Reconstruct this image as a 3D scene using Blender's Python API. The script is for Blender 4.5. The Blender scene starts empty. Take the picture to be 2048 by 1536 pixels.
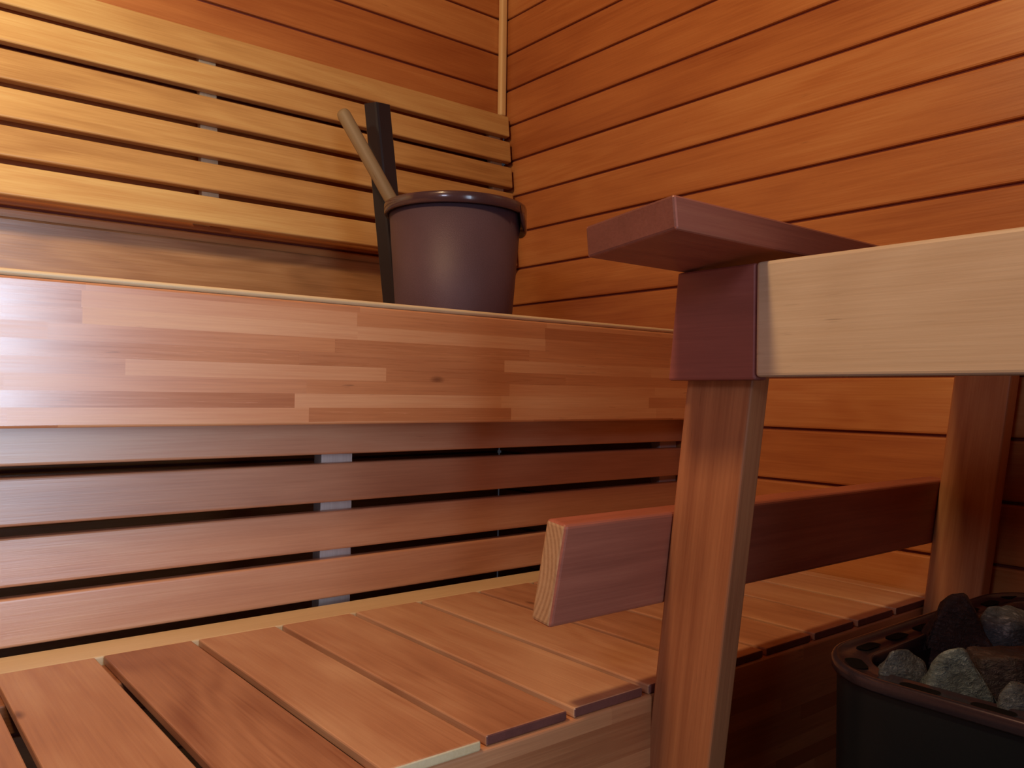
import bpy, bmesh, math, random
from mathutils import Vector, Matrix, noise

random.seed(7)
SC = bpy.context.scene
COL = SC.collection
ZO = 1.73            # height of the reference groove above the floor

# ------------------------------------------------------------------ camera
F_PX = 1657.7963
CAM_R = Vector((0.77724879, -0.62903762, 0.01399994))
CAM_U = Vector((-0.0187145184, -0.000871729158, 0.999824488))
CAM_F = Vector((0.62891501, 0.77737437, 0.01244969))
CAM_P = Vector((-1.30790977, -1.66492149, -0.95756206 + ZO))
cd = bpy.data.cameras.new('camera')
cam = bpy.data.objects.new('camera', cd)
COL.objects.link(cam)
m = Matrix((CAM_R, CAM_U, -CAM_F)).transposed().to_4x4()
m.translation = CAM_P
cam.matrix_world = m
cd.sensor_width = 36.0
cd.lens = 36.0 * F_PX / 2048.0
cd.clip_start = 0.02
SC.camera = cam
SC.view_settings.view_transform = 'Standard'
SC.view_settings.look = 'None'
SC.view_settings.exposure = 0.0

# --------------------------------------------------------------- materials
def new_mat(name):
    mt = bpy.data.materials.new(name)
    mt.use_nodes = True
    nt = mt.node_tree
    return mt, nt, nt.nodes['Principled BSDF']

class NT:
    def __init__(s, nt): s.nt = nt
    def n(s, t, **kw):
        nd = s.nt.nodes.new(t)
        for k, v in kw.items(): setattr(nd, k, v)
        return nd
    def l(s, a, b): s.nt.links.new(a, b)
    def math(s, op, a, b=None, c=None, clamp=False):
        nd = s.n('ShaderNodeMath', operation=op, use_clamp=clamp)
        for i, x in enumerate((a, b, c)):
            if x is None: continue
            if isinstance(x, (int, float)): nd.inputs[i].default_value = x
            else: s.l(x, nd.inputs[i])
        return nd.outputs[0]
    def noise(s, vec, scale, detail=3.0, rough=0.55, dist=0.0):
        nd = s.n('ShaderNodeTexNoise')
        nd.inputs['Scale'].default_value = 1.0
        nd.inputs['Detail'].default_value = detail
        nd.inputs['Roughness'].default_value = rough
        nd.inputs['Distortion'].default_value = dist
        mp = s.n('ShaderNodeVectorMath', operation='MULTIPLY')
        s.l(vec, mp.inputs[0]); mp.inputs[1].default_value = scale
        s.l(mp.outputs[0], nd.inputs['Vector'])
        return nd.outputs['Fac']
    def ramp(s, fac, stops):
        nd = s.n('ShaderNodeValToRGB')
        e = nd.color_ramp.elements
        while len(e) < len(stops): e.new(0.5)
        for k, (p, c) in zip(e, stops):
            k.position = p; k.color = (*c, 1)
        s.l(fac, nd.inputs[0])
        return nd.outputs[0]

def wood(name, dark, mid, light, rough=0.42, coat=0.0, bands=0.13, tone_amt=0.3, fleck=0.5,
         laminated=False, strip=0.0185, strip_len=0.34, spec=0.35, coat_rough=0.25, lam_amt=0.46,
         fig=(1.1, 10, 10), pat=(2.2, 9, 9), pat_amt=0.75, streak_amt=0.20, rings=False):
    mt, nt, bs = new_mat(name)
    g = NT(nt)
    gc = g.n('ShaderNodeAttribute', attribute_name='grain').outputs['Vector']
    tone = g.n('ShaderNodeAttribute', attribute_name='tone').outputs['Fac']
    if laminated:
        sp = g.n('ShaderNodeSeparateXYZ'); g.l(gc, sp.inputs[0])
        row = g.math('FLOOR', g.math('DIVIDE', sp.outputs[2], strip))
        w1 = g.n('ShaderNodeTexWhiteNoise', noise_dimensions='1D'); g.l(row, w1.inputs['W'])
        ux = g.math('ADD', g.math('DIVIDE', sp.outputs[0], strip_len), g.math('MULTIPLY', w1.outputs['Value'], 7.3))
        cell = g.math('FLOOR', ux)
        cb = g.n('ShaderNodeCombineXYZ'); g.l(row, cb.inputs[0]); g.l(cell, cb.inputs[1])
        w2 = g.n('ShaderNodeTexWhiteNoise', noise_dimensions='2D'); g.l(cb.outputs[0], w2.inputs['Vector'])
        celltone = g.math('SUBTRACT', w2.outputs['Value'], 0.5)
        off = g.n('ShaderNodeVectorMath', operation='ADD'); g.l(gc, off.inputs[0])
        mul = g.n('ShaderNodeVectorMath', operation='SCALE'); g.l(w2.outputs['Color'], mul.inputs[0]); mul.inputs['Scale'].default_value = 9.0
        g.l(mul.outputs[0], off.inputs[1])
        gv = off.outputs[0]
    else:
        gv = gc; celltone = None
    patch = g.noise(gv, pat, 3, 0.5, 0.3)
    n0 = g.noise(gv, fig, 2, 0.45, 0.25)
    if rings:
        sp2 = g.n('ShaderNodeVectorMath', operation='DISTANCE'); g.l(gv, sp2.inputs[0])
        flat = g.n('ShaderNodeVectorMath', operation='MULTIPLY'); g.l(gv, flat.inputs[0]); flat.inputs[1].default_value = (0, 1, 1)
        g.l(flat.outputs[0], sp2.inputs[0]); sp2.inputs[1].default_value = (0, 0.085, -0.01)
        band = g.math('SINE', g.math('ADD', g.math('MULTIPLY', sp2.outputs['Value'], 1250.0), g.math('MULTIPLY', n0, 9.0)))
    else:
        band = g.math('SINE', g.math('MULTIPLY', n0, 62.0))
    fib = g.noise(gv, (9, 330, 330), 3, 0.6)
    streak = g.noise(gv, (2.4, 70, 70), 3, 0.6)
    fl = g.noise(gv, (26, 330, 330), 2, 0.5)
    flm = g.noise(gv, (5, 14, 14), 2, 0.5)
    v = g.math('MULTIPLY_ADD', g.math('SUBTRACT', patch, 0.5), pat_amt, 0.5)
    v = g.math('ADD', v, g.math('MULTIPLY', band, bands * 0.5))
    v = g.math('ADD', v, g.math('MULTIPLY', g.math('SUBTRACT', streak, 0.5), streak_amt))
    v = g.math('ADD', v, g.math('MULTIPLY', g.math('SUBTRACT', fib, 0.5), 0.42))
    v = g.math('ADD', v, g.math('MULTIPLY', tone, tone_amt))
    if celltone is not None:
        v = g.math('ADD', v, g.math('MULTIPLY', celltone, lam_amt))
    col = g.ramp(v, [(0.08, dark), (0.5, mid), (0.92, light)])
    # short dark pore flecks
    f1 = g.math('MULTIPLY', g.math('SUBTRACT', fl, 0.665), 9.0, clamp=True)
    f2 = g.math('MULTIPLY', g.math('SUBTRACT', flm, 0.5), 5.0, clamp=True)
    ff = g.math('MULTIPLY', g.math('MULTIPLY', f1, f2), fleck)
    # small pin knots
    vn = g.n('ShaderNodeTexVoronoi', feature='F1')
    mp = g.n('ShaderNodeVectorMath', operation='MULTIPLY'); g.l(gv, mp.inputs[0]); mp.inputs[1].default_value = (3.2, 7.0, 7.0)
    g.l(mp.outputs[0], vn.inputs['Vector']); vn.inputs['Scale'].default_value = 1.0
    kn = g.math('MULTIPLY', g.math('SUBTRACT', 0.05, vn.outputs['Distance']), 30.0, clamp=True)
    kmask = g.math('GREATER_THAN', g.noise(gv, (1.3, 3, 3), 0), 0.52)
    kn = g.math('MULTIPLY', kn, g.math('MULTIPLY', kmask, 0.75))
    dk = g.math('MAXIMUM', ff, kn)
    mix = g.n('ShaderNodeMix', data_type='RGBA')
    g.l(dk, mix.inputs[0]); g.l(col, mix.inputs[6]); mix.inputs[7].default_value = (dark[0] * 0.35, dark[1] * 0.3, dark[2] * 0.3, 1)
    g.l(mix.outputs[2], bs.inputs['Base Color'])
    rg = g.math('MULTIPLY_ADD', fib, 0.16, rough - 0.08)
    if celltone is not None:
        rg = g.math('ADD', rg, g.math('MULTIPLY', celltone, 0.26))
    g.l(rg, bs.inputs['Roughness'])
    bs.inputs['Specular IOR Level'].default_value = spec
    bs.inputs['Coat Weight'].default_value = coat
    bs.inputs['Coat Roughness'].default_value = coat_rough
    bp = g.n('ShaderNodeBump'); bp.inputs['Strength'].default_value = 0.10; bp.inputs['Distance'].default_value = 0.002
    g.l(g.math('ADD', fib, streak), bp.inputs['Height']); g.l(bp.outputs[0], bs.inputs['Normal'])
    return mt

def plain(name, col, rough=0.5, metal=0.0, coat=0.0, grain=0.0, gscale=400, spec=0.5):
    mt, nt, bs = new_mat(name)
    g = NT(nt)
    tc = g.n('ShaderNodeTexCoord').outputs['Object']
    nz = g.noise(tc, (gscale,) * 3, 2)
    lo = g.noise(tc, (12,) * 3, 3)
    v = g.math('ADD', g.math('MULTIPLY', nz, 0.5), g.math('MULTIPLY', lo, 0.5))
    c = g.ramp(v, [(0.25, tuple(x * 0.8 for x in col)), (0.75, tuple(min(1, x * 1.2) for x in col))])
    g.l(c, bs.inputs['Base Color'])
    bs.inputs['Roughness'].default_value = rough
    bs.inputs['Metallic'].default_value = metal
    bs.inputs['Coat Weight'].default_value = coat
    bs.inputs['Specular IOR Level'].default_value = spec
    if grain:
        bp = g.n('ShaderNodeBump'); bp.inputs['Strength'].default_value = grain; bp.inputs['Distance'].default_value = 0.001
        g.l(nz, bp.inputs['Height']); g.l(bp.outputs[0], bs.inputs['Normal'])
    return mt

def stone_mat(name, a, b, vein):
    mt, nt, bs = new_mat(name)
    g = NT(nt)
    tc = g.n('ShaderNodeTexCoord').outputs['Object']
    n1 = g.noise(tc, (38,) * 3, 6, 0.7, 0.4)
    n2 = g.noise(tc, (190, 90, 260), 4, 0.7, 0.8)
    c = g.ramp(g.math('ADD', g.math('MULTIPLY', n1, 0.55), g.math('MULTIPLY', n2, 0.45)), [(0.36, a), (0.54, b), (0.70, vein)])
    g.l(c, bs.inputs['Base Color'])
    bs.inputs['Roughness'].default_value = 0.62
    bp = g.n('ShaderNodeBump'); bp.inputs['Strength'].default_value = 0.9; bp.inputs['Distance'].default_value = 0.004
    g.l(n2, bp.inputs['Height']); g.l(bp.outputs[0], bs.inputs['Normal'])
    return mt

M = {}
M['wall'] = wood('alder_wall', (0.31, 0.082, 0.022), (0.47, 0.163, 0.046), (0.61, 0.275, 0.092), rough=0.36, spec=0.45, bands=0.10, tone_amt=0.20, fleck=0.5)
M['dark_wall'] = wood('bounce_cut_wall', (0.07, 0.020, 0.006), (0.13, 0.040, 0.012), (0.2, 0.075, 0.025), rough=0.5, bands=0.09, tone_amt=0.26)  # unseen walls and ceiling, darkened to cut bounce light
M['slat'] = wood('alder_slat', (0.29, 0.115, 0.032), (0.52, 0.270, 0.090), (0.68, 0.44, 0.17), rough=0.40, bands=0.10, tone_amt=0.16, fleck=0.45)
M['seat'] = wood('alder_seat', (0.26, 0.092, 0.042), (0.48, 0.225, 0.115), (0.64, 0.37, 0.205), rough=0.40, bands=0.10, tone_amt=0.34, fleck=0.35, fig=(2.0, 8, 8), pat=(4.0, 9, 9), pat_amt=1.0, streak_amt=0.2)
M['lower_slat'] = wood('alder_lower_slat', (0.34, 0.130, 0.060), (0.53, 0.245, 0.125), (0.66, 0.38, 0.22), rough=0.38, spec=0.8, coat=0.5, coat_rough=0.36, bands=0.08, tone_amt=0.14, fleck=0.35)
M['rail'] = wood('rail_wood', (0.24, 0.072, 0.030), (0.43, 0.165, 0.068), (0.60, 0.29, 0.12), rough=0.42, bands=0.12, tone_amt=0.2, fleck=0.4)
M['cap'] = wood('shaded_cap_wood', (0.19, 0.050, 0.033), (0.33, 0.098, 0.058), (0.46, 0.17, 0.09), rough=0.42, bands=0.10, tone_amt=0.2, fleck=0.3)  # tint darkened to put the capping board's shade into its colour
M['low_rail'] = wood('lower_rail_wood', (0.23, 0.060, 0.036), (0.40, 0.118, 0.068), (0.54, 0.21, 0.11), rough=0.42, bands=0.12, tone_amt=0.2, fleck=0.3)
M['block'] = wood('shaded_block_wood', (0.19, 0.052, 0.043), (0.29, 0.086, 0.068), (0.38, 0.13, 0.10), rough=0.48, bands=0.06, tone_amt=0.2, fleck=0.3)  # dark wood, with the shade under the cap put into its colour
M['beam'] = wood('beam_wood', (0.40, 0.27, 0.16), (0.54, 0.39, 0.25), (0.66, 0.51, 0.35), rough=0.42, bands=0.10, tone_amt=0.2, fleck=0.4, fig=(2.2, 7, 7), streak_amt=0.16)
M['lam'] = wood('laminated_birch', (0.36, 0.115, 0.042), (0.60, 0.245, 0.095), (0.76, 0.40, 0.18), rough=0.36, spec=0.8, coat=0.8, bands=0.03, tone_amt=0.2, fleck=0.85, laminated=True, coat_rough=0.34, pat_amt=0.45)
M['figured'] = wood('figured_board', (0.17, 0.070, 0.024), (0.34, 0.160, 0.062), (0.52, 0.29, 0.13), rough=0.34, spec=0.6, coat=0.3, coat_rough=0.3, bands=0.17, tone_amt=0.2, fleck=0.6, fig=(1.9, 9, 9), pat_amt=0.8)
M['lower_batten'] = wood('lower_batten', (0.50, 0.36, 0.31), (0.66, 0.52, 0.47), (0.78, 0.64, 0.58), rough=0.5, bands=0.05, fleck=0.2)
M['batten'] = wood('pale_batten', (0.45, 0.30, 0.18), (0.62, 0.46, 0.30), (0.75, 0.60, 0.42), rough=0.5, bands=0.05, fleck=0.2)
M['lath'] = wood('pale_lath', (0.48, 0.30, 0.13), (0.66, 0.46, 0.24), (0.78, 0.60, 0.36), rough=0.4, bands=0.05, fleck=0.2)
M['trim'] = wood('pale_trim', (0.58, 0.34, 0.13), (0.74, 0.48, 0.21), (0.84, 0.60, 0.32), rough=0.5, bands=0.03, fleck=0.2)
M['endgrain'] = wood('end_grain', (0.30, 0.15, 0.07), (0.46, 0.27, 0.14), (0.60, 0.38, 0.21), rough=0.6, bands=0.32, fleck=0.2, rings=True, pat_amt=0.3)
M['shaded_end'] = wood('shaded_end_grain', (0.10, 0.028, 0.020), (0.15, 0.046, 0.034), (0.21, 0.07, 0.05), rough=0.55, bands=0.1, fleck=0.2)  # shade painted into the end faces of cap and planks
M['stick'] = wood('ladle_stick', (0.15, 0.095, 0.045), (0.24, 0.165, 0.085), (0.34, 0.25, 0.14), rough=0.55, bands=0.03, fleck=0.9)
M['back'] = plain('dark_gap', (0.15, 0.026, 0.014), 0.9)
M['bucket'] = plain('bucket_shell', (0.102, 0.060, 0.076), 0.50, 0.1, 0.0, 0.35, 700, spec=0.35)
M['rim'] = plain('bucket_rim', (0.070, 0.038, 0.044), 0.20, 0.1, 0.4)
M['handle'] = plain('bucket_handle', (0.020, 0.013, 0.015), 0.32, 0.2)
M['heater'] = plain('heater_body', (0.006, 0.010, 0.013), 0.35, 0.3)
M['heatrim'] = plain('heater_rim', (0.060, 0.043, 0.052), 0.2, 0.6)
M['hole'] = plain('vent_black', (0.003, 0.003, 0.003), 0.8, spec=0.1)
M['floor'] = plain('floor_tile', (0.10, 0.085, 0.075), 0.4)
M['ladlebowl'] = plain('ladle_bowl', (0.03, 0.02, 0.02), 0.4)

# ------------------------------------------------------------ mesh builder
class MB:
    def __init__(s): s.v = []; s.f = []; s.g = []; s.t = []; s.mi = []; s.sm = []
    def add(s, verts, faces, grain, tone=0.0, mi=0, smooth=False):
        b = len(s.v)
        s.v += [Vector(v) for v in verts]; s.g += [tuple(x) for x in grain]; s.t += [tone] * len(verts)
        for k, f in enumerate(faces):
            s.f.append([b + i for i in f])
            s.mi.append(mi[k] if isinstance(mi, list) else mi); s.sm.append(smooth)
    def box(s, lo, hi, axis='x', bev=0.002, segs=2, tone=None, off=None, mat=None, endmi=None, mi=0, skew=None):
        """axis aligned box (before mat) in scene coordinates; grain runs along axis"""
        lo = Vector(lo); hi = Vector(hi); c = (lo + hi) / 2; h = (hi - lo) / 2
        bm = bmesh.new()
        bmesh.ops.create_cube(bm, size=2.0)
        for v in bm.verts:
            v.co = Vector((v.co.x * h.x, v.co.y * h.y, v.co.z * h.z))
        if bev: bmesh.ops.bevel(bm, geom=bm.edges[:], offset=bev, segments=segs, profile=0.5, affect='EDGES')
        if tone is None: tone = random.uniform(-1, 1)
        if off is None: off = Vector((random.uniform(0, 50), random.uniform(0, 50), random.uniform(0, 50)))
        perm = {'x': (0, 1, 2), 'y': (1, 0, 2), 'z': (2, 1, 0)}[axis]
        ai = perm[0]
        vs, gs = [], []
        bm.verts.index_update()
        for v in bm.verts:
            L = v.co.copy(); G = Vector((L[perm[0]], L[perm[1]], L[perm[2]])) + off
            if skew: L = skew(L)
            P = L + c
            if mat: P = mat @ L
            vs.append(P); gs.append(G)
        fs = [[v.index for v in f.verts] for f in bm.faces]
        mis = [endmi if (endmi is not None and abs(f.normal[ai]) > 0.9) else mi for f in bm.faces]
        bm.free()
        s.add(vs, fs, gs, tone, mis)
    def build(s, name, mats, parent=None, kind=None, label=None, cat=None, group=None):
        ws = [Vector((v.x, v.y, v.z + ZO)) for v in s.v]
        mn = Vector([min(v[i] for v in ws) for i in range(3)]); mx = Vector([max(v[i] for v in ws) for i in range(3)])
        org = Vector(((mn.x + mx.x) / 2, (mn.y + mx.y) / 2, mn.z))
        me = bpy.data.meshes.new(name)
        me.from_pydata([v - org for v in ws], [], s.f)
        a = me.attributes.new('grain', 'FLOAT_VECTOR', 'POINT')
        a.data.foreach_set('vector', [x for g_ in s.g for x in g_])
        b = me.attributes.new('tone', 'FLOAT', 'POINT'); b.data.foreach_set('value', s.t)
        if not isinstance(mats, (list, tuple)): mats = [mats]
        for mt in mats: me.materials.append(mt)
        me.polygons.foreach_set('material_index', s.mi)
        me.polygons.foreach_set('use_smooth', s.sm)
        me.update()
        o = bpy.data.objects.new(name, me); COL.objects.link(o)
        if parent:
            o.parent = parent
            pl = parent.location.copy(); q = parent.parent
            while q: pl += q.location; q = q.parent
            o.location = org - pl
        else: o.location = org
        tag(o, label, cat, group, kind)
        return o

def tag(o, label=None, cat=None, group=None, kind=None):
    if label: o['label'] = label
    if cat: o['category'] = cat
    if group: o['group'] = group
    if kind: o['kind'] = kind
    return o

def thing(name, loc, label, cat, group=None):
    o = bpy.data.objects.new(name, None)
    o.empty_display_size = 0.05
    COL.objects.link(o)
    o.location = (loc[0], loc[1], loc[2] + ZO)
    return tag(o, label, cat, group)

# ------------------------------------------------------------- room shell
XL, YF = -2.16, -2.75           # far left wall, wall behind the camera
ZC, ZF = 0.46, -ZO              # ceiling, floor
PITCH = 0.092
def wall_boards():
    k = -6
    while True:
        zt = min(-PITCH * k - 0.0022, ZC - 0.001); zb = max(-PITCH * (k + 1) + 0.0022, ZF + 0.001); k += 1
        if zb > ZC - 0.01: continue
        if zt - zb > 0.01: yield zb, zt
        if zb < ZF + 0.002: break

def make_wall(name, axis, plane, a0, a1, sgn, wm='wall'):
    """axis: direction the boards run; plane: coordinate of visible face; sgn: direction away from the room"""
    mb = MB()
    T = 0.012
    for zb, zt in wall_boards():
        if axis == 'x':
            ys = sorted((plane, plane + sgn * T)); mb.box((a0, ys[0], zb), (a1, ys[1], zt), 'x', 0.0035, 2)
        else:
            xs = sorted((plane, plane + sgn * T)); mb.box((xs[0], a0, zb), (xs[1], a1, zt), 'y', 0.0035, 2)
    # backing
    p0, p1 = sorted((plane + sgn * 0.0065, plane + sgn * 0.06))
    if axis == 'x': mb.box((a0, p0, ZF), (a1, p1, ZC), 'x', 0, mi=1)
    else: mb.box((p0, a0, ZF), (p1, a1, ZC), 'y', 0, mi=1)
    return mb.build(name, [M[wm], M['back']], kind='structure')

make_wall('wall_back', 'x', 0.0, XL, 0.0, 1)
make_wall('wall_right', 'y', 0.0, YF, 0.0, 1)
make_wall('wall_left', 'y', XL, YF, 0.0, -1, 'dark_wall')
make_wall('wall_front', 'x', YF, XL, 0.0, -1, 'dark_wall')
mb = MB(); mb.box((XL - 0.06, YF - 0.06, ZF - 0.05), (0.06, 0.06, ZF), 'x', 0); mb.build('floor', M['floor'], kind='structure')
mb = MB()
x = XL
while x < 0:
    mb.box((x + 0.002, YF, ZC), (min(x + 0.090, 0), 0, ZC + 0.012), 'y', 0.003); x += PITCH
mb.box((XL - 0.06, YF - 0.06, ZC + 0.008), (0.06, 0.06, ZC + 0.06), 'x', 0, mi=1)
mb.build('ceiling', [M['dark_wall'], M['back']], kind='structure')
# slim pale corner moulding ending just above the backrest
mb = MB()
mb.box((-0.0240, -0.0175, -0.252), (-0.0045, -0.0005, ZC - 0.001), 'z', 0.006, 3, tone=0.3)
mb.build('trim_1', M['trim'], kind='structure')

# wide figured board along the foot of the back wall
mb = MB()
mb.box((XL + 0.002, -0.0150, -0.8310), (-0.001, -0.0005, -0.6640), 'x', 0.0050, 3, tone=0.0, off=Vector((4.0, 2.0, 7.0)))
mb.build('trim_2', M['figured'], kind='structure')

# ---------------------------------------------------------- upper backrest
TB = 0.115; AB = math.atan(TB)
def back_y(z): return -0.036 + TB * (z + 0.264)
root = thing('backrest', (-1.2, -0.05, -0.637), 'upper tilted slatted wooden backrest on the wall behind the bucket', 'backrest')
for k in range(6):
    zt = -0.2575 - 0.0660 * k; zb = zt - 0.0530
    zc = (zt + zb) / 2; yc = back_y(zc)
    R = Matrix.Rotation(-AB, 4, 'X')
    # local box: x along slat, y thickness (front face at -), z height
    MT = Matrix.Translation(Vector((-1.04 - 0.0115, yc, zc))) @ R @ Matrix.Translation(Vector((0, 0.0095, 0)))
    mb = MB(); mb.box((-1.04, -0.0095, -0.0265), (1.04, 0.0095, 0.0265), 'x', 0.0035, 3, mat=MT)
    mb.build('slat', M['slat'], root)
for xc in (-0.044, -0.760, -1.48, -2.05):
    zc = -0.4475; yc = back_y(zc)
    MT = Matrix.Translation(Vector((xc, yc, zc))) @ Matrix.Rotation(-AB, 4, 'X') @ Matrix.Translation(Vector((0, 0.0195 + 0.009, 0)))
    mb = MB(); mb.box((-0.0165, -0.009, -0.187), (0.0165, 0.009, 0.175), 'z', 0.001, mat=MT)
    # wedge foot that carries the batten off the wall
    mb.box((xc - 0.0165, -0.045, -0.632), (xc + 0.0165, -0.001, -0.604), 'z', 0.001)
    mb.build('batten', M['batten'], root)

# ------------------------------------------------------------- upper bench
UF = -0.655                      # front face of the apron
bench = thing('sauna_bench', (-1.2, -0.35, -1.0025), 'upper sauna bench with glossy laminated front, carrying the bucket', 'bench')
mb = MB(); mb.box((XL + 0.002, UF, -1.0010), (-0.003, UF + 0.030, -0.8398), 'x', 0.0030, 3, tone=0.0, off=Vector((3.1, 5.0, 40.0)))
mb.build('front_apron', M['lam'], bench)
mb = MB(); mb.box((XL + 0.002, UF + 0.0008, -0.8395), (-0.003, UF + 0.030, -0.8318), 'x', 0.0042, 4, tone=0.4)
mb.build('edge_strip', M['lath'], bench, label='pale top edge strip')
mb = MB()
yy = UF + 0.0335
while yy < -0.09:
    mb.box((XL + 0.002, yy, -0.858), (-0.003, min(yy + 0.096, -0.004), -0.8325), 'x', 0.003); yy += 0.101
mb.build('seat_board', M['seat'], bench)
for xc in (-0.055, -0.75, -1.45, -2.10):
    mb = MB(); mb.box((xc - 0.022, UF + 0.033, -0.902), (xc + 0.022, -0.003, -0.858), 'y', 0.001)
    mb.build('support', M['batten'], bench)

# ---------------------------------------------------------- lower backrest
LB = -0.600
root = thing('backrest', (-1.2, LB, -1.25), 'lower upright slatted backrest with dark gaps beneath the upper bench', 'backrest')
for k in range(4):
    zb = -1.0455 - 0.0672 * k
    mb = MB(); mb.box((XL + 0.004, LB, zb - 0.0 ), (-0.004, LB + 0.020, zb + 0.0545), 'x', 0.0035, 3)
    mb.build('slat', M['lower_slat'], root)
for x0 in (-0.776, -0.0525, -1.48, -2.12):
    mb = MB(); mb.box((x0, LB + 0.0205, ZF), (x0 + 0.049, LB + 0.044, -0.905), 'z', 0.001)
    mb.build('batten', M['lower_batten'], root)

# ------------------------------------------------------------- lower bench
ZS = -1.2545
bench2 = thing('sauna_bench', (-1.2, -0.85, -1.45), 'lower sauna bench with crosswise seat planks under the railing', 'bench')
edges = [-0.004 + 0.0035] + [-0.035 - 0.1045 * k for k in range(0, 24)]
tones = {3: -0.1, 4: 0.1, 5: -0.2, 6: 0.5, 7: 0.55, 8: 0.0, 9: 0.3, 10: -0.7, 11: 0.4, 12: -0.1, 13: 0.2}
for i in range(len(edges) - 1):
    x1 = edges[i] - 0.0045; x0 = edges[i + 1] + 0.0045
    if x0 < XL + 0.01: break
    fr = -1.0905 - (0.0045 if i == 9 else 0) + random.uniform(-0.0010, 0.0010)
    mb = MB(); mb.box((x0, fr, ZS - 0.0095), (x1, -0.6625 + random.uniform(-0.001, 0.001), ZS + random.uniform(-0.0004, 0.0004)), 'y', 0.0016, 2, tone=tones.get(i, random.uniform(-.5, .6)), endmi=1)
    mb.build('seat_plank', [M['seat'], M['lath'] if i == 9 else M['shaded_end']], bench2)  # shade painted on plank ends; the protruding one gets a painted highlight
mb = MB(); mb.box((XL + 0.004, -0.6612, -1.2950), (-0.004, LB - 0.0015, -1.2550), 'x', 0.002, tone=0.3)
mb.build('back_lath', M['lath'], bench2)
mb = MB(); mb.box((XL + 0.004, -0.735, -1.2950), (-0.004, -0.6625, -1.2645), 'x', 0.002)
mb.build('support', M['seat'], bench2)
mb = MB(); mb.box((XL + 0.004, -1.0920, -1.4600), (-0.004, -1.0610, -1.2643), 'x', 0.004, 4, tone=-1.3, off=Vector((1.3, 2.0, 30.0)))
mb.build('front_apron', M['lam'], bench2)
for xc in (-0.1, -0.85, -1.5, -2.10):
    mb = MB(); mb.box((xc - 0.02, -1.060, -1.312), (xc + 0.02, -0.737, -1.2650), 'y', 0.001)
    mb.build('support', M['batten'], bench2)
    mb = MB(); mb.box((xc - 0.02, -1.055, ZF), (xc + 0.02, -1.015, -1.313), 'z', 0.001)
    mb.build('leg', M['batten'], bench2)

# --------------------------------------------------------- guard railing
RT = 0.122; AR = math.atan(RT)
def post_y(z): return -1.0955 - RT * (z + 1.256)       # rear face of the slanted posts
rail = thing('guard_railing', (-0.36, -1.15, -1.42), 'wooden guard railing with two slanted posts, standing between lower bench and heater', 'railing')
def skewer(z0):
    return lambda L: Vector((L.x, L.y - RT * L.z, L.z))
for (x0, x1, zt) in ((-0.655, -0.627, -0.846), (-0.0605, -0.0315, -0.846)):
    zb = -1.43; zc = (zt + zb) / 2; yb = post_y(zc)
    mb = MB(); mb.box((x0, yb - 0.0765, zb), (x1, yb, zt), 'z', 0.003, 3, skew=skewer(zc))
    mb.build('post', M['rail'], rail)
# lower rail on the bench side of the posts
zc = -1.1215; h = 0.0475
Rr = Matrix.Rotation(AR, 4, 'X')
MT = Matrix.Translation(Vector(((-0.800 - 0.0325) / 2, post_y(zc) + 0.0004, zc))) @ Rr @ Matrix.Translation(Vector((0, 0.0138, 0)))
mb = MB(); mb.box((-0.384, -0.0135, -h), (0.384, 0.0135, h), 'x', 0.004, 3, mat=MT, endmi=1, tone=-0.3, off=Vector((0, 0, 0)),
                  skew=lambda L: Vector((L.x - (0.008 * (0.5 - L.z / 0.095) if L.x < 0 else 0), L.y, L.z)))
mb.build('lower_rail', [M['low_rail'], M['endgrain']], rail)
# side beam running towards the viewer
mb = MB(); mb.box((-0.675, -2.02, -0.9392), (-0.6556, -1.2266, -0.8362), 'y', 0.0035, 3, tone=0.2)
mb.build('side_beam', M['beam'], rail, label='pale lit side beam')
# end block in line with the beam, shade tinted into its dark wood
def blk(L):
    y = L.y
    if L.y > 0: y = L.y + (0.005 if L.z > 0 else 0.0) + (-0.0105 * 0 if L.z > 0 else 0.0)
    if L.y > 0: y = L.y - 0.0105 * (L.z / 0.0522 + 1) * 0.5
    return Vector((L.x, y, L.z))
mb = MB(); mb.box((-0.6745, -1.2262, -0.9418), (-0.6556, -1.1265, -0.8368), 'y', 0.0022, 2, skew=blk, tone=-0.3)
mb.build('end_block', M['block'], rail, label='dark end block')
# capping board, tipped up towards the heater
AC = 0.1096
MT = Matrix.Translation(Vector((0, -1.137, -0.836))) @ Matrix.Rotation(-AC, 4, 'X')
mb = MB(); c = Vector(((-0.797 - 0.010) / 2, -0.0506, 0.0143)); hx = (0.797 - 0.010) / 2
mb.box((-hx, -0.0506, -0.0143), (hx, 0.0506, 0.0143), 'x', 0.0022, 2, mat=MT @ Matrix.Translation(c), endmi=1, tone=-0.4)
mb.build('cap_board', [M['cap'], M['shaded_end']], rail)
# far support of the side beam
mb = MB(); mb.box((-0.655, -2.01, ZF), (-0.627, -1.934, -0.846), 'z', 0.003); mb.build('post', M['rail'], rail)

# --------------------------------------------------------------- bucket
def lathe(mb, prof, cx, cy, n=72, mi=0, closed=False):
    vs, fs = [], []
    for (r_, z) in prof:
        for i in range(n):
            a = 2 * math.pi * i / n
            vs.append((cx + r_ * math.cos(a), cy + r_ * math.sin(a), z))
    m_ = len(prof)
    for j in range(m_ - 1 + (1 if closed else 0)):
        j2 = (j + 1) % m_
        for i in range(n):
            i2 = (i + 1) % n
            fs.append([j * n + i, j * n + i2, j2 * n + i2, j2 * n + i])
    mb.add(vs, fs, [v for v in vs], 0, mi, True)

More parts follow.
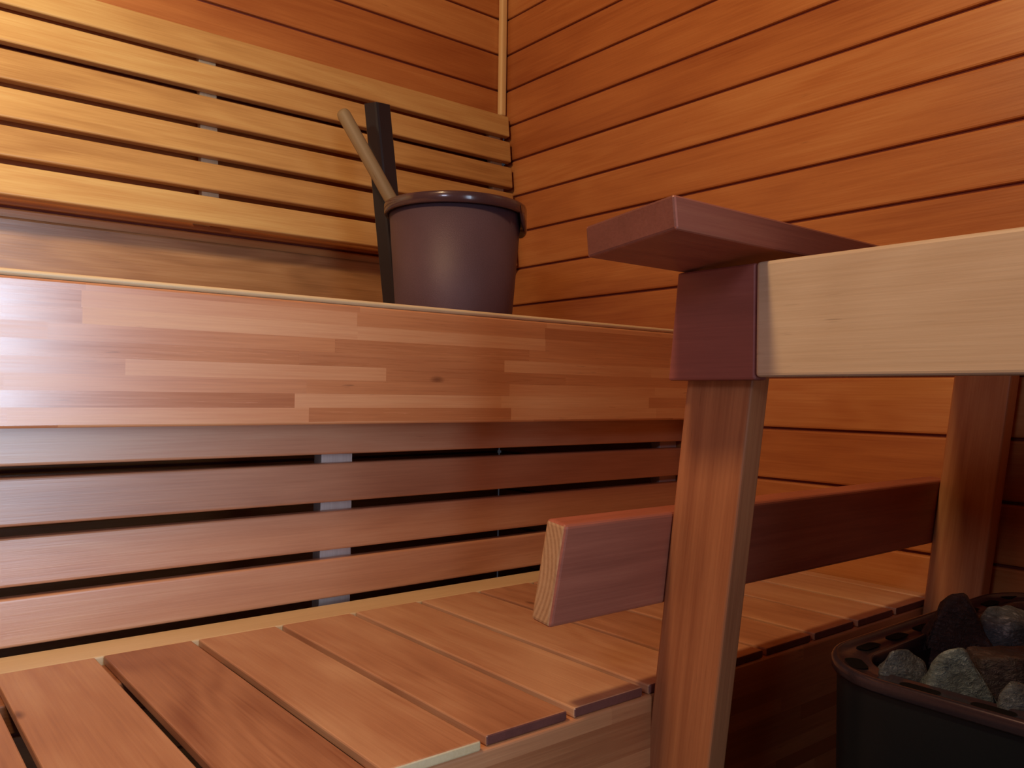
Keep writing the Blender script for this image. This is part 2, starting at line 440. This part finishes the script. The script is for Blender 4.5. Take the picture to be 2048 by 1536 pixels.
BX, BY, BZ = -0.4475, -0.4317, -0.8322
rt = Vector((CAM_R.x, CAM_R.y, 0)).normalized()       # sideways direction of the bucket
fw = Vector((-rt.y, rt.x, 0))                         # away from the room
buck = thing('water_bucket', (BX, BY, BZ), 'dark plum water bucket with tall upright handle on the upper bench', 'bucket')
mb = MB()
lathe(mb, [(0.0, BZ + 0.0005), (0.098, BZ + 0.0005), (0.1035, BZ + 0.003), (0.1045, BZ + 0.008), (0.1195, BZ + 0.203), (0.1165, BZ + 0.203), (0.1015, BZ + 0.009), (0.0, BZ + 0.006)], BX, BY)
mb.build('bucket_shell', M['bucket'], buck)
mb = MB()
z1 = BZ + 0.2125
lathe(mb, [(0.1198, z1 - 0.0185), (0.1265, z1 - 0.019), (0.1280, z1 - 0.017), (0.1290, z1 - 0.004), (0.1280, z1 - 0.0012), (0.1255, z1), (0.1180, z1), (0.1160, z1 - 0.002), (0.1158, z1 - 0.012)], BX, BY, 96, closed=True)
# deeper lug of the rim on the right
n = 14; vs = []; fs = []
for i in range(n + 1):
    t = i / n; a = math.radians(-24 + 62 * t)
    drop = 0.034 * (1 - (2 * t - 1) ** 4) + 0.014
    for r_, z in ((0.1292, z1 - 0.006), (0.1296, z1 - drop + 0.003), (0.1275, z1 - drop), (0.1248, z1 - drop), (0.1235, z1 - 0.006)):
        P = Vector((BX, BY, 0)) + rt * (math.cos(a) * r_) + fw * (math.sin(a) * r_)
        vs.append((P.x, P.y, z))
for i in range(n):
    for j in range(5):
        j2 = (j + 1) % 5
        fs.append([i * 5 + j, i * 5 + j2, i * 5 + 5 + j2, i * 5 + 5 + j])
fs.append([0, 1, 2, 3, 4]); fs.append([n * 5 + 4, n * 5 + 3, n * 5 + 2, n * 5 + 1, n * 5])
mb.add(vs, fs, vs, 0, 0, True)
mb.build('rim', M['rim'], buck)
# handle: folded plate following the slope of the shell
def handle_pt(s_, w, d):
    """s_ 0..1 up, w sideways, d towards viewer"""
    lat = -0.1090 - 0.046 * s_ + w
    P = Vector((BX, BY, 0)) + rt * lat + fw * (0.058 - d)
    return Vector((P.x, P.y, BZ + 0.002 + 0.416 * s_))
prof = [(-0.0245, 0.000), (-0.0235, 0.004), (-0.004, 0.0125), (0.0, 0.0140), (0.004, 0.0125), (0.0235, 0.0), (0.0235, -0.003), (0.0, 0.0100), (-0.0225, -0.002)]
vs = []; fs = []; ns = 10; m_ = len(prof)
for j in range(ns + 1):
    for (w, d) in prof: vs.append(handle_pt(j / ns, w, d))
for j in range(ns):
    for i in range(m_):
        i2 = (i + 1) % m_
        fs.append([j * m_ + i, j * m_ + i2, (j + 1) * m_ + i2, (j + 1) * m_ + i])
fs.append(list(range(m_))[::-1]); fs.append([ns * m_ + i for i in range(m_)])
mb = MB(); mb.add(vs, fs, vs, 0, 0, False); mb.build('handle', M['handle'], buck)

# ---------------------------------------------------------------- ladle
def tube(mb, pts, radii, n=20, mi=0):
    vs, fs, gs = [], [], []
    L = 0
    for k, (P, r_) in enumerate(zip(pts, radii)):
        d = (pts[min(k + 1, len(pts) - 1)] - pts[max(k - 1, 0)]).normalized()
        a = d.cross(Vector((0.3, 1, 0.1))).normalized(); b = d.cross(a)
        if k: L += (P - pts[k - 1]).length
        for i in range(n):
            t = 2 * math.pi * i / n
            vs.append(P + a * (math.cos(t) * r_) + b * (math.sin(t) * r_)); gs.append((L, math.cos(t) * r_, math.sin(t) * r_))
    for k in range(len(pts) - 1):
        for i in range(n):
            i2 = (i + 1) % n
            fs.append([k * n + i, k * n + i2, (k + 1) * n + i2, (k + 1) * n + i])
    fs.append(list(range(n))[::-1]); fs.append([(len(pts) - 1) * n + i for i in range(n)])
    mb.add(vs, fs, gs, 0, mi, True)
def bk(lat, dep, z): 
    P = Vector((BX, BY, 0)) + rt * lat + fw * dep
    return Vector((P.x, P.y, z))
T0 = bk(-0.2090, -0.005, -0.4480); T1 = bk(-0.012, 0.0, -0.790)
lad = thing('ladle', bk(-0.012, 0, -0.815), 'ladle with a round grey-brown wooden handle leaning out of the bucket', 'ladle')
dv = (T1 - T0).normalized()
pts = [T0, T0 + dv * 0.002, T0 + dv * 0.005, T0 + dv * 0.010] + [T0.lerp(T1, t) for t in (0.12, 0.4, 0.7, 1.0)]
mb = MB(); tube(mb, pts, [0.006, 0.0095, 0.0115, 0.0125, 0.0125, 0.0122, 0.0118, 0.011]); mb.build('handle', M['stick'], lad)
mb = MB(); pc = bk(0.022, 0, 0)
lathe(mb, [(0.0, -0.818), (0.024, -0.817), (0.033, -0.800), (0.036, -0.772), (0.034, -0.772), (0.031, -0.799), (0.0, -0.814)], pc.x, pc.y, 32)
mb.build('bowl', M['ladlebowl'], lad)

# --------------------------------------------------------------- heater
HX0, HX1, HY0, HY1 = -0.610, -0.115, -1.62, -1.228
HZ = -1.199
heat = thing('sauna_heater', ((HX0 + HX1) / 2, (HY0 + HY1) / 2, ZF), 'black sauna heater with slotted metal rim below the railing', 'heater')
def rrect(ins, r_, z, n=10):
    x0, x1, y0, y1 = HX0 + ins, HX1 - ins, HY0 + ins, HY1 - ins
    r_ = max(r_ - ins, 0.008); out = []
    for (cx, cy, a0) in ((x1 - r_, y1 - r_, 0), (x0 + r_, y1 - r_, 90), (x0 + r_, y0 + r_, 180), (x1 - r_, y0 + r_, 270)):
        for i in range(n + 1):
            a = math.radians(a0 + 90 * i / n)
            out.append((cx + r_ * math.cos(a), cy + r_ * math.sin(a), z))
    return out
def loft(mb, rings, cap0=False, cap1=False, mi=0, smooth=True):
    n = len(rings[0]); vs = [v for r_ in rings for v in r_]; fs = []
    for j in range(len(rings) - 1):
        for i in range(n):
            i2 = (i + 1) % n
            fs.append([j * n + i, j * n + i2, (j + 1) * n + i2, (j + 1) * n + i])
    if cap0: fs.append(list(range(n))[::-1])
    if cap1: fs.append([(len(rings) - 1) * n + i for i in range(n)])
    mb.add(vs, fs, vs, 0, mi, smooth)
RC = 0.088
mb = MB()
loft(mb, [rrect(0.006, RC, ZF + 0.12), rrect(0.005, RC, ZF + 0.125), rrect(0.005, RC, HZ - 0.013)], cap0=True)
loft(mb, [rrect(0.045, RC, HZ - 0.013), rrect(0.045, RC, HZ - 0.065)], cap1=True)
mb.build('body', M['heater'], heat)
mb = MB()
loft(mb, [rrect(0.004, RC, HZ - 0.0130), rrect(0.001, RC, HZ - 0.0125), rrect(0.0, RC, HZ - 0.0105), rrect(0.0, RC, HZ - 0.003), rrect(0.0012, RC, HZ - 0.0008), rrect(0.0035, RC, HZ),
          rrect(0.0055, RC, HZ - 0.0008), rrect(0.0085, RC, HZ - 0.004), rrect(0.030, RC, HZ - 0.0050), rrect(0.0325, RC, HZ - 0.0035), rrect(0.0350, RC, HZ - 0.0038), rrect(0.0365, RC, HZ - 0.0060), rrect(0.0370, RC, HZ - 0.020)])
rim_o = mb.build('rim', M['heatrim'], heat)
def slot(cx, cy, ang, ln=0.030, wd=0.0125):
    vs = []; n = 10
    d = Vector((math.cos(ang), math.sin(ang), 0)); e = Vector((-d.y, d.x, 0))
    for sgn, a0 in ((1, -90), (-1, 90)):
        for i in range(n + 1):
            a = math.radians(a0 + 180 * i / n)
            P = Vector((cx, cy, HZ - 0.0035)) + d * (sgn * (ln - wd) / 2) + d * (math.cos(a) * wd / 2) + e * (math.sin(a) * wd / 2)
            vs.append(P)
    mb = MB(); mb.add(vs, [list(range(len(vs)))], vs); return mb.build('vent_hole', M['hole'], rim_o)
hy = HY1 - 0.0195
for k in range(7): slot(-0.510 + 0.0585 * k, hy, 0, 0.034)
hx = HX0 + 0.0195
for k in range(5): slot(hx, -1.335 - 0.058 * k, math.pi / 2, 0.034)
slot(HX0 + 0.0395, HY1 - 0.0395, math.radians(45), 0.032, 0.016)
# stones
SM = {'grey': stone_mat('grey_stone', (0.018, 0.021, 0.024), (0.075, 0.085, 0.09), (0.46, 0.48, 0.47)),
      'green': stone_mat('green_grey_stone', (0.025, 0.032, 0.032), (0.085, 0.108, 0.106), (0.36, 0.42, 0.40)),
      'brown': stone_mat('brown_stone', (0.012, 0.007, 0.006), (0.034, 0.019, 0.017), (0.11, 0.075, 0.065))}
def stone(cx, cy, cz, pts, kind, label, seed):
    rnd = random.Random(seed)
    bm = bmesh.new()
    for P in pts: bm.verts.new(P)
    bmesh.ops.convex_hull(bm, input=bm.verts[:])
    loose = [v for v in bm.verts if not v.link_faces]
    bmesh.ops.delete(bm, geom=loose, context='VERTS')
    bmesh.ops.bevel(bm, geom=bm.edges[:], offset=0.0035, segments=2, profile=0.6, affect='EDGES')
    bmesh.ops.triangulate(bm, faces=bm.faces[:])
    bmesh.ops.subdivide_edges(bm, edges=[e for e in bm.edges if e.calc_length() > 0.012], cuts=2, use_grid_fill=True)
    bmesh.ops.triangulate(bm, faces=bm.faces[:])
    bmesh.ops.subdivide_edges(bm, edges=[e for e in bm.edges if e.calc_length() > 0.009], cuts=1, use_grid_fill=True)
    bm.normal_update()
    o3 = Vector((seed * 3.7, seed * 1.3, 0))
    for v in bm.verts:
        nz = noise.fractal(v.co * 45 + o3, 0.9, 2.1, 4)
        v.co += v.normal * nz * 0.0030
    bm.verts.index_update()
    vs = [v.co + Vector((cx, cy, cz)) for v in bm.verts]; fs = [[v.index for v in f.verts] for f in bm.faces]
    bm.free()
    mb = MB(); mb.add(vs, fs, vs, 0, 0, True)
    o = mb.build('sauna_stone', SM[kind], None, label=label, cat='stone', group='stones heaped in the heater')
    return o
def loc(l): return [rt * a + fw * b + Vector((0, 0, c)) for a, b, c in l]
# points are (sideways, away, up) in metres about the stone's centre
stone(-0.394, -1.282, -1.200, loc([(-0.046, -0.02, -0.03), (0.034, -0.024, -0.03), (-0.040, 0.02, -0.03), (0.036, 0.02, -0.03), (-0.027, -0.012, 0.014), (-0.038, -0.010, -0.008), (-0.010, 0.0, 0.041), (0.004, -0.006, 0.046), (0.014, 0.008, 0.033), (0.030, -0.008, -0.004), (-0.026, 0.016, 0.0)]), 'brown', 'tall peaked brown stone at the back of the heater', 1)
stone(-0.343, -1.312, -1.200, loc([(-0.036, -0.022, -0.028), (0.036, -0.024, -0.028), (-0.034, 0.02, -0.028), (0.036, 0.02, -0.028), (-0.033, -0.014, 0.004), (-0.022, 0.0, 0.025), (0.006, 0.004, 0.029), (0.028, -0.004, 0.016), (0.038, 0.0, -0.002), (0.0, -0.026, 0.012)]), 'grey', 'grey veined stone right of the tall brown stone', 2)
stone(-0.556, -1.303, -1.198, loc([(-0.026, -0.014, -0.02), (0.024, -0.016, -0.022), (-0.022, 0.018, -0.02), (0.026, 0.016, -0.02), (-0.025, -0.010, 0.002), (-0.012, -0.006, 0.016), (0.006, 0.0, 0.017), (0.021, 0.0, 0.003), (0.0, 0.018, 0.008)]), 'grey', 'low rounded grey stone nearest the left end of the rim', 3)
stone(-0.549, -1.345, -1.197, loc([(-0.032, -0.014, -0.022), (0.031, -0.016, -0.022), (-0.024, 0.02, -0.022), (0.026, 0.02, -0.022), (-0.024, -0.004, 0.006), (-0.010, 0.004, 0.021), (0.004, -0.004, 0.027), (0.012, 0.004, 0.022), (0.029, -0.010, -0.015)]), 'green', 'triangular greenish grey stone at the front of the heater', 4)
stone(-0.478, -1.360, -1.206, loc([(-0.032, -0.02, -0.025), (0.040, -0.022, -0.025), (-0.030, 0.02, -0.025), (0.040, 0.02, -0.025), (-0.032, -0.016, 0.018), (0.0, -0.02, 0.020), (0.040, -0.016, 0.020), (-0.026, 0.018, 0.019), (0.038, 0.018, 0.022)]), 'brown', 'flat-topped dark brown stone behind the triangular greenish stone', 5)
stone(-0.566, -1.400, -1.200, loc([(-0.020, -0.014, -0.02), (0.026, -0.016, -0.02), (-0.018, 0.016, -0.02), (0.024, 0.016, -0.02), (-0.015, -0.004, 0.008), (-0.004, 0.0, 0.017), (0.012, 0.002, 0.015), (0.024, 0.0, 0.002)]), 'grey', 'small grey stone at the lower right edge of the heap', 6)

# --------------------------------------------------------------- lights
def lamp(name, kind, loc_, energy, col, size=0.1, rot=None, sy=None):
    d = bpy.data.lights.new(name, kind); d.energy = energy; d.color = col
    if kind == 'AREA':
        d.shape = 'RECTANGLE'; d.size = size; d.size_y = sy or size
    else: d.shadow_soft_size = size
    o = bpy.data.objects.new(name, d); COL.objects.link(o)
    o.location = (loc_[0], loc_[1], loc_[2] + ZO)
    if rot is not None: o.rotation_euler = Vector(rot).to_track_quat('-Z', 'Y').to_euler()
    return o
lamp('ceiling_lamp', 'POINT', (-1.60, -1.14, 0.24), 51, (1.0, 0.70, 0.38), 0.07)
wl = lamp('slat_fill', 'SPOT', (-1.80, -0.60, -0.22), 34, (0.92, 1.0, 0.74), 0.06, (0.45, 0.55, -0.23))  # unseen fill spot, added to whiten the left end of the upper slats
wl.data.spot_size = math.radians(82); wl.data.spot_blend = 1.0
rl = lamp('right_wall_fill', 'SPOT', (-0.62, -1.95, 0.12), 17, (0.95, 1.0, 0.70), 0.06, (0.62, 0.62, -0.25))  # unseen fill spot, added to brighten the near end of the right wall
rl.data.spot_size = math.radians(52); rl.data.spot_blend = 1.0
dl = lamp('door_light', 'AREA', (-1.10, YF + 0.03, -0.86), 6.4, (0.60, 0.78, 1.0), 0.36, (-0.22, 1.0, -0.02), 1.20)
dl.data.spread = math.radians(68)
lamp('hall_lamp', 'AREA', (XL + 0.06, -1.72, -0.42), 3.6, (0.72, 0.78, 1.0), 0.25, (1.0, 0.45, -0.3), 0.25)
w = bpy.data.worlds.new('world'); SC.world = w; w.use_nodes = True
w.node_tree.nodes['Background'].inputs[0].default_value = (0.02, 0.02, 0.025, 1)
